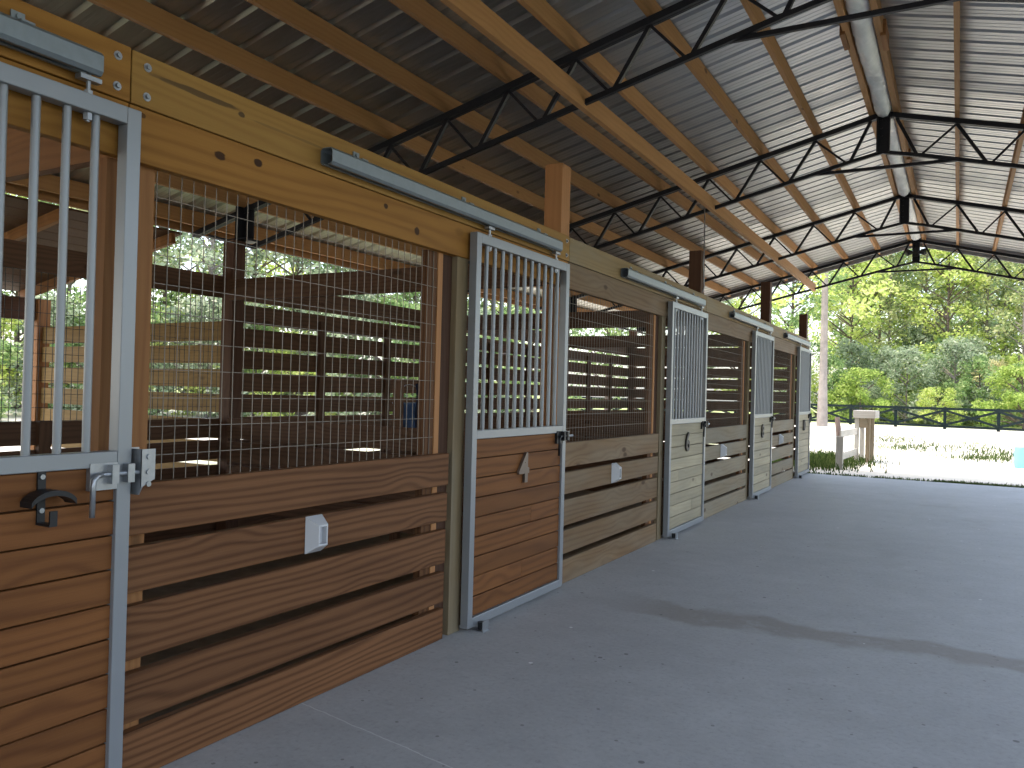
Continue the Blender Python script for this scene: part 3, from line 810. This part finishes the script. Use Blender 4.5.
bx, by = 3.60, 21.0
BR = thing('barrel', (bx, by, -.05), 'turquoise plastic barrel on the sand at the right edge', 'barrel')
t = MB(); prof = [(0.0, .12), (.02, .13), (.16, .14), (.18, .134), (.32, .14), (.34, .134), (.44, .13), (.46, .12)]
t.tube([(bx, by, -.05 + z) for z, r in prof], [r for z, r in prof], 20); t.build('drum', M['teal_plastic'], BR, smooth=True)
t = MB(); t.tube([(bx, by, .41), (bx, by, .43)], [.125, .125], 20); t.build('lid', M['white_plastic'], BR)

# crossbuck fence
FA, FB = Vector((-26.0, 58.0, 0)), Vector((14.0, 44.0, 0))
dirf = (FB - FA).normalized(); FA = FA + dirf * 1.36; span_f = 2.55; nsp = int((FB - FA).length / span_f)
FN = thing('paddock_fence', (FA.x, FA.y, -.05), 'dark green crossbuck paddock fence across the sand in front of the trees', 'fence')
for i in range(nsp + 1):
    p = FA + dirf * span_f * i
    t = MB(); t.box(p.x - .075, p.x + .075, p.y - .075, p.y + .075, -.05, 1.12, 'z', 1); t.build('post', M['fence'], FN)
    if i < nsp:
        q = FA + dirf * span_f * (i + 1)
        for z in (1.03, .10):
            t = MB(); t.bar((p.x, p.y - .09, z), (q.x, q.y - .09, z), .04, .13, t=1); t.build('rail', M['fence'], FN)
        t = MB(); t.bar((p.x, p.y - .10, .18), (q.x, q.y - .10, .95), .03, .12, t=1); t.bar((p.x, p.y - .13, .95), (q.x, q.y - .13, .18), .03, .12, t=1); t.build('cross_brace', M['fence'], FN)

# ------------------------------------------------------------------ vegetation
def leaf_quad(m, c, size, R, t, asp=.55):
    ax = Vector((R.gauss(0, 1), R.gauss(0, 1), R.gauss(0, .7))).normalized()
    up = Vector((R.gauss(0, 1), R.gauss(0, 1), R.gauss(0, 1))).normalized()
    ay = ax.cross(up).normalized()
    a, b = ax * size * .5, ay * size * asp * .5
    m.quad(c - a, c - b, c + a, c + b, t)
def crown(seed, blobs, per, leaf, tone=(.1, 1.0)):
    """blobs: list of (x,y,z,rx,rz)"""
    R = random.Random(seed); m = MB()
    for (x, y, z, rx, rz) in blobs:
        bt = R.uniform(-.18, .18)
        for i in range(per):
            u = Vector((R.gauss(0, 1), R.gauss(0, 1), R.gauss(0, 1))).normalized() * (R.random() ** .42)
            c = Vector((x + u.x * rx, y + u.y * rx, z + u.z * rz))
            leaf_quad(m, c, leaf * R.uniform(.6, 1.35), R, min(1, max(0, R.uniform(*tone) + bt)))
    return m
def blobs_broad(seed, h, r, n, base=.25):
    R = random.Random(seed); out = []
    for i in range(n):
        z = h * (base + (1 - base) * R.random() ** .8)
        f = math.sin(PI * min(1, max(.08, (z / h - base) / (1 - base) * .85 + .12)))
        a = R.uniform(0, 2 * PI); d = r * f * R.random() ** .6
        out.append((math.cos(a) * d, math.sin(a) * d, z, R.uniform(.5, .95) * r * .36, R.uniform(.35, .7) * r * .33))
    return out
def blobs_shrub(seed, h, r, n):
    R = random.Random(seed); out = []
    for i in range(n):
        f = R.random() ** 1.1; z = h * .92 * f
        w = r * math.sqrt(max(.05, 1 - f * f)) * (1.0 if f > .12 else .85)
        a = R.uniform(0, 2 * PI); d = w * R.random() ** .45
        out.append((math.cos(a) * d, math.sin(a) * d, z + .1, R.uniform(.5, 1.0) * r * .30, R.uniform(.4, .8) * h * .17))
    return out
def blobs_pine(seed, h, r, n, base=.5):
    R = random.Random(seed); out = []
    for i in range(n):
        f = i / (n - 1); z = h * (base + (1 - base) * f)
        a = i * 2.4 + R.uniform(-.4, .4); d = r * (1 - .75 * f) * R.uniform(.35, 1)
        out.append((math.cos(a) * d, math.sin(a) * d, z, r * R.uniform(.26, .42), r * R.uniform(.12, .22)))
    return out
def branches(m, bl, trunk_top, R, every=1):
    for (x, y, z, rx, rz) in bl[::every]:
        zs = max(.2, z - math.hypot(x, y) * .5 - .2)
        zs = min(zs, trunk_top * .95)
        m.tube([(0, 0, zs), (x * .5, y * .5, (zs + z) / 2 + .1), (x * .9, y * .9, z)], [.055, .04, .015], 5, cap=False)
def trunk_mb(seed, h, r0, r1, lean=.3):
    R = random.Random(seed); m = MB(); pts = []; rs = []
    lx, ly = R.uniform(-lean, lean), R.uniform(-lean, lean)
    for i in range(9):
        f = i / 8; pts.append((lx * f * f + .06 * math.sin(3 * f + seed), ly * f * f, -.1 + h * f)); rs.append((r0 + (r1 - r0) * f) * (1.25 if i == 0 else 1))
    m.tube(pts, rs, 10, cap=False)
    return m
VAR = {}
def variant(key, h, r, kind, leafmat, barkmat, seed, nbl, per, leaf, trunk_r=.16, base=.25):
    bl = blobs_pine(seed, h, r, nbl, base) if kind == 'pine' else blobs_shrub(seed, h, r, nbl) if kind == 'shrub' else blobs_broad(seed, h, r, nbl, base)
    tm = trunk_mb(seed, h * .97, trunk_r, .03, .25); branches(tm, bl if key != 'pine_big' else [], h, None, 1 if kind != 'shrub' else 2)
    VAR[key] = (tm.mesh('trunk', M[barkmat], smooth=True), crown(seed + 1, bl, per, leaf).mesh('foliage', M[leafmat]))
variant('broad_yellow', 13.5, 3.4, 'broad', 'leaf_yellow', 'bark', 11, 78, 95, .26, .15, .10)
variant('broad_green', 15.0, 3.6, 'broad', 'leaf_green', 'bark', 21, 80, 95, .26, .16, .10)
variant('broad_grey', 14.0, 3.2, 'broad', 'leaf_grey', 'bark_pale', 31, 72, 90, .25, .13, .08)
variant('pine', 19.0, 2.8, 'pine', 'leaf_pine', 'bark_pale', 41, 44, 110, .27, .15, .34)
variant('pine_big', 21.0, 3.2, 'pine', 'leaf_yellow', 'bark_light', 51, 40, 130, .26, .23, .30)
variant('shrub_bright', 3.6, 2.4, 'shrub', 'leaf_bright', 'bark', 61, 44, 150, .17, .05, .1)
variant('shrub_green', 4.6, 2.5, 'shrub', 'leaf_green', 'bark', 71, 44, 130, .19, .05, .06)
variant('shrub_grey', 5.2, 2.6, 'shrub', 'leaf_grey', 'bark_pale', 81, 46, 130, .19, .05, .06)
variant('shrub_yellow', 4.2, 2.4, 'shrub', 'leaf_yellow', 'bark', 91, 42, 130, .18, .05, .06)
def plant(key, x, y, s=1.0, rz=0.0, label='', cat='tree', name='tree', group=None, sz=None):
    o = thing(name, (x, y, -.05), label, cat, group); o.rotation_euler = (0, 0, rz); o.scale = (s, s, sz or s)
    tr, fo = VAR[key]
    for nm, me in (('trunk', tr), ('foliage', fo)):
        c = bpy.data.objects.new(nm, me); COL.objects.link(c); c.parent = o
    return o
plant('pine_big', -3.88, 44.6, 1.0, 1.0, 'large pine with thick pale trunk in front of the fence past the stalls', 'tree', 'pine_tree')
TR = [('broad_yellow', -4.8, 65.6, 1.0, 0, 'yellow green broadleaf tree just right of the big pine trunk'),
      ('broad_green', -3.2, 70.5, 1.0, 1, 'dark green tall tree behind the round bright bush'),
      ('pine', -2.3, 66.5, .85, 2, 'slim pale trunked pine above the round bright bush'),
      ('broad_grey', -1.6, 75, 1.05, 3, 'grey green tree below the ridge of the far gable'),
      ('pine', .1, 68, .95, 4, 'thin pine in the middle of the far opening'),
      ('broad_yellow', 1.6, 66, 1.05, 5, 'yellow green tree right of the thin middle pine'),
      ('broad_green', 3.0, 73, .95, 1.2, 'dark green tree behind the shrubs right of centre'),
      ('pine', 4.1, 67, 1.0, .7, 'pale trunked pine above the tan palmetto'),
      ('broad_grey', 5.2, 69, 1.0, 2.2, 'grey green tree near the right edge of the opening'),
      ('pine', 6.2, 64, .9, 5.0, 'pine at the right edge of the opening'),
      ('broad_yellow', 7.6, 68, 1.1, 3.3, 'yellow green tree cut by the right edge of the photo'),
      ('broad_green', -8.2, 60, 1.05, 2.6, 'green tree seen between the last two stall posts'),
      ('broad_yellow', -10.4, 54, .95, 4.4, 'yellow green tree above the beam left of the last post'),
      ('broad_grey', -13.2, 50, 1.0, .4, 'grey green tree above the beam behind the fourth door post'),
      ('pine', -6.4, 72, 1.0, 3.0, 'pale pine between the last post and the big trunk'),
      ('broad_green', -17.0, 47, 1.0, 5.4, 'green tree above the beam beside the third truss end'),
      ('broad_grey', 0.4, 84, 1.25, 1.6, 'distant grey green tree at the back of the wood, middle of the opening'),
      ('broad_yellow', -6.0, 86, 1.25, 2.9, 'distant yellow green tree at the back of the wood, left of the opening'),
      ('broad_grey', 6.0, 86, 1.25, 4.9, 'distant grey green tree at the back of the wood, right of the opening')]
for (k, x, y, s, rz, lab) in TR: plant(k, x, y, s, rz, lab, 'tree', 'pine_tree' if k == 'pine' else 'tree')
SH = [('shrub_bright', -3.1, 55.7, 1.0, 0, 'round bright yellow green bush behind the fence, left of centre', 'shrub'),
      ('shrub_green', -5.4, 58, .95, 2, 'dark green bush behind the fence beside the big trunk', 'shrub'),
      ('shrub_grey', -.6, 58, .95, 1, 'grey green shrub behind the fence below the thin middle pine', 'shrub'),
      ('shrub_green', .8, 61, 1.0, 3, 'dark green shrub behind the fence in the middle of the opening', 'shrub'),
      ('shrub_grey', 2.2, 58.5, 1.05, 4, 'tall grey green shrub behind the fence right of the middle', 'shrub'),
      ('shrub_yellow', 1.3, 55.5, .6, 5, 'small yellow green shrub just behind the fence, right of the middle', 'shrub'),
      ('shrub_green', 3.6, 58, .95, .5, 'dark shrub behind the fence left of the bright right bush', 'shrub'),
      ('shrub_bright', 5.6, 54.5, 1.05, 2.5, 'bright green bush behind the fence at the right edge', 'shrub'),
      ('shrub_yellow', -7.6, 56, 1.0, 1.5, 'yellow green shrub behind the last stall door', 'shrub'),
      ('shrub_grey', -1.9, 62, 1.0, 2.1, 'pale shrub between the round bright bush and the middle shrubs', 'shrub'),
      ('shrub_grey', 3.0, 63, 1.15, 1.1, 'grey green shrub behind the dark shrub, under the pale trunked pine', 'shrub'),
      ('shrub_yellow', -.2, 63, 1.1, 3.7, 'yellow green shrub at the back, left of the thin middle pine', 'shrub'),
      ('shrub_green', -2.6, 63.5, 1.1, 4.1, 'dark green shrub at the back, behind the round bright bush', 'shrub'),
      ('shrub_yellow', 5.8, 62, 1.2, .9, 'yellow green shrub at the back, behind the bright right bush', 'shrub'),
      ('shrub_grey', -4.4, 62.5, 1.1, 2.7, 'grey shrub at the back, right of the big trunk', 'shrub'),
      ('shrub_green', 1.6, 64.5, 1.3, 5.7, 'tall green shrub at the back, right of the thin middle pine', 'shrub'),
      ('shrub_yellow', 4.6, 65.5, 1.3, 2.9, 'tall yellow green shrub behind the tan palm', 'shrub'),
      ('shrub_grey', .2, 66.5, 1.4, .2, 'tall grey shrub at the foot of the thin middle pine', 'shrub'),
      ('shrub_green', 7.2, 58, 1.1, 5.1, 'green shrub behind the bright bush at the right edge', 'shrub')]
for (k, x, y, s, rz, lab, nm) in SH: plant(k, x, y, s, rz, lab, 'shrub', nm)
# palmetto
R = random.Random(5); px, py = 4.3, 60.5
PM = thing('palmetto', (px, py, -.05), 'tan and yellow cabbage palm behind the bright bush at right', 'palm')
t = MB(); t.tube([(px, py, -.1), (px + .1, py, 1.5), (px + .05, py, 3.0)], [.22, .18, .2], 10); t.build('trunk', M['bark'], PM, smooth=True)
t = MB()
for i in range(34):
    a = R.uniform(0, 2 * PI); e = R.uniform(-.7, 1.2); L_ = R.uniform(1.1, 1.6)
    d = Vector((math.cos(a) * math.cos(e), math.sin(a) * math.cos(e), math.sin(e))); base = Vector((px, py, 3.1)); side = d.cross(Vector((0, 0, 1))).normalized()
    c = base + d * L_ * .6
    for k in range(9):
        f = (k - 4) / 4; tip = c + (d * math.cos(f) + side * math.sin(f)) * L_ * .5 + Vector((0, 0, -.12 * f * f - .1))
        w = Vector((0, 0, .035)) + side * .03
        t.quad(c, c + (tip - c) * .5 + w, tip, c + (tip - c) * .5 - w, R.random())
    t.quad(base, base + side * .02, c + side * .02, c, .5)
t.build('fronds', M['leaf_tan'], PM)
# wood behind the stalls (left of the building), seen through mesh and slats
R = random.Random(9)
keys = ['broad_green', 'broad_yellow', 'broad_grey', 'broad_green', 'pine', 'broad_grey']
for i in range(15):
    a = math.radians(28 + i * 2.75); d = 40 + R.uniform(-4, 5)
    plant(keys[i % 6], 2.4 - d * math.sin(a), d * math.cos(a), R.uniform(.9, 1.1), R.uniform(0, 6), 'leafy tree of the wood behind the stalls, seen through mesh and slats', 'tree', 'tree', 'trees behind the stalls')
for i in range(13):
    a = math.radians(29 + i * 3.0); d = 35 + R.uniform(-3, 3)
    plant(['shrub_green', 'shrub_grey', 'shrub_yellow'][i % 3], 2.4 - d * math.sin(a), d * math.cos(a), R.uniform(.9, 1.2), R.uniform(0, 6), 'leafy shrub behind the stalls, seen through mesh and slats', 'shrub', 'shrub', 'shrubs behind the stalls')
# grass strip along the slab end, patches on the sand
def grass(seed, n, fn, h):
    R = random.Random(seed); m = MB()
    for i in range(n):
        x, y = fn(R); a = R.uniform(0, 2 * PI); hh = h * R.uniform(.5, 1.2); w = .012
        d = Vector((math.cos(a), math.sin(a), 0)); l = Vector((R.gauss(0, .3), R.gauss(0, .3), 1)) * hh; b = Vector((x, y, -.05))
        m.quad(b - d * w, b + d * w, b + l + d * .003, b + l - d * .003, R.random())
    return m
tag(grass(3, 3600, lambda R: (R.choice([R.uniform(-.2, 4.6), 2.0 + abs(R.gauss(0, 1.3))]), SLAB_END + .04 + abs(R.gauss(0, .2))), .065).build('grass_strip', M['grass']), 'short dark grass along the end of the concrete slab', 'grass', kind='stuff')
tag(grass(4, 4200, lambda R: (R.gauss(-.45, .5), 19.0 + R.gauss(0, 1.1)), .15).build('grass_patch', M['grass']), 'dark green grass patch between the last door and the wooden stand', 'grass', kind='stuff')
def pf(R):
    c = R.choice([(2.4, 29, 1.5, 2.3), (3.4, 26, 1.0, 1.6), (1.1, 27, .8, 1.5), (3.0, 23.5, .8, .8), (.2, 32, 1.0, 2.2)])
    return (R.gauss(c[0], c[2] * .6), R.gauss(c[1], c[3] * .7))
tag(grass(6, 1500, pf, .12).build('grass_tufts', M['grass']), 'thin yellow green grass tufts scattered on the bright sand', 'grass', kind='stuff')

# ------------------------------------------------------------------ light
w = bpy.data.worlds.new('sky'); scn.world = w; w.use_nodes = True
nt = w.node_tree; bg = nt.nodes['Background']
sky = nt.nodes.new('ShaderNodeTexSky'); sky.sky_type = 'NISHITA'; sky.sun_disc = False
SUN = Vector((-.34, -.16, .93)).normalized()
sky.sun_elevation = math.asin(SUN.z); sky.sun_rotation = math.atan2(SUN.x, SUN.y)
sky.dust_density = 3.0; sky.air_density = 1.2
hz = nt.nodes.new('ShaderNodeMix'); hz.data_type = 'RGBA'; hz.inputs[0].default_value = .4
hz.inputs[7].default_value = (1.9, 1.9, 1.9, 1)      # thin bright cloud over the blue
nt.links.new(sky.outputs[0], hz.inputs[6]); nt.links.new(hz.outputs[2], bg.inputs[0]); bg.inputs[1].default_value = .55
sl = bpy.data.lights.new('sun', 'SUN'); sl.energy = 2.6; sl.angle = .01; sl.color = (1, .95, .86)
so = bpy.data.objects.new('sun', sl); COL.objects.link(so); so.rotation_euler = (-SUN).to_track_quat('-Z', 'Y').to_euler(); so.location = (0, 0, 30)

# ------------------------------------------------------------------ camera
yaw, pit, roll = math.radians(29.17), math.radians(.54), math.radians(1.46)
cy, sy, cp, sp = math.cos(yaw), math.sin(yaw), math.cos(pit), math.sin(pit)
f = Vector((-sy * cp, cy * cp, sp)); r = Vector((cy, sy, 0)); u = r.cross(f)
r2 = r * math.cos(roll) + u * math.sin(roll); u2 = -r * math.sin(roll) + u * math.cos(roll)
cam = bpy.data.cameras.new('camera'); co = bpy.data.objects.new('camera', cam); COL.objects.link(co)
cam.sensor_width = 36; cam.lens = 800 / 1024 * 36; cam.clip_end = 500; cam.clip_start = .05
mw = Matrix((r2, u2, -f)).transposed().to_4x4(); mw.translation = Vector((2.364, 0, 1.357)); co.matrix_world = mw
scn.camera = co

vs = scn.view_settings
scn.display_settings.display_device = 'sRGB'
vs.view_transform = 'Standard'; vs.look = 'None'; vs.gamma = 1; vs.use_curve_mapping = False
vs.exposure = .6
scn.cycles.max_bounces = 8; scn.cycles.diffuse_bounces = 5; scn.cycles.transparent_max_bounces = 4
scn.cycles.sample_clamp_indirect = 6; scn.cycles.use_denoising = True
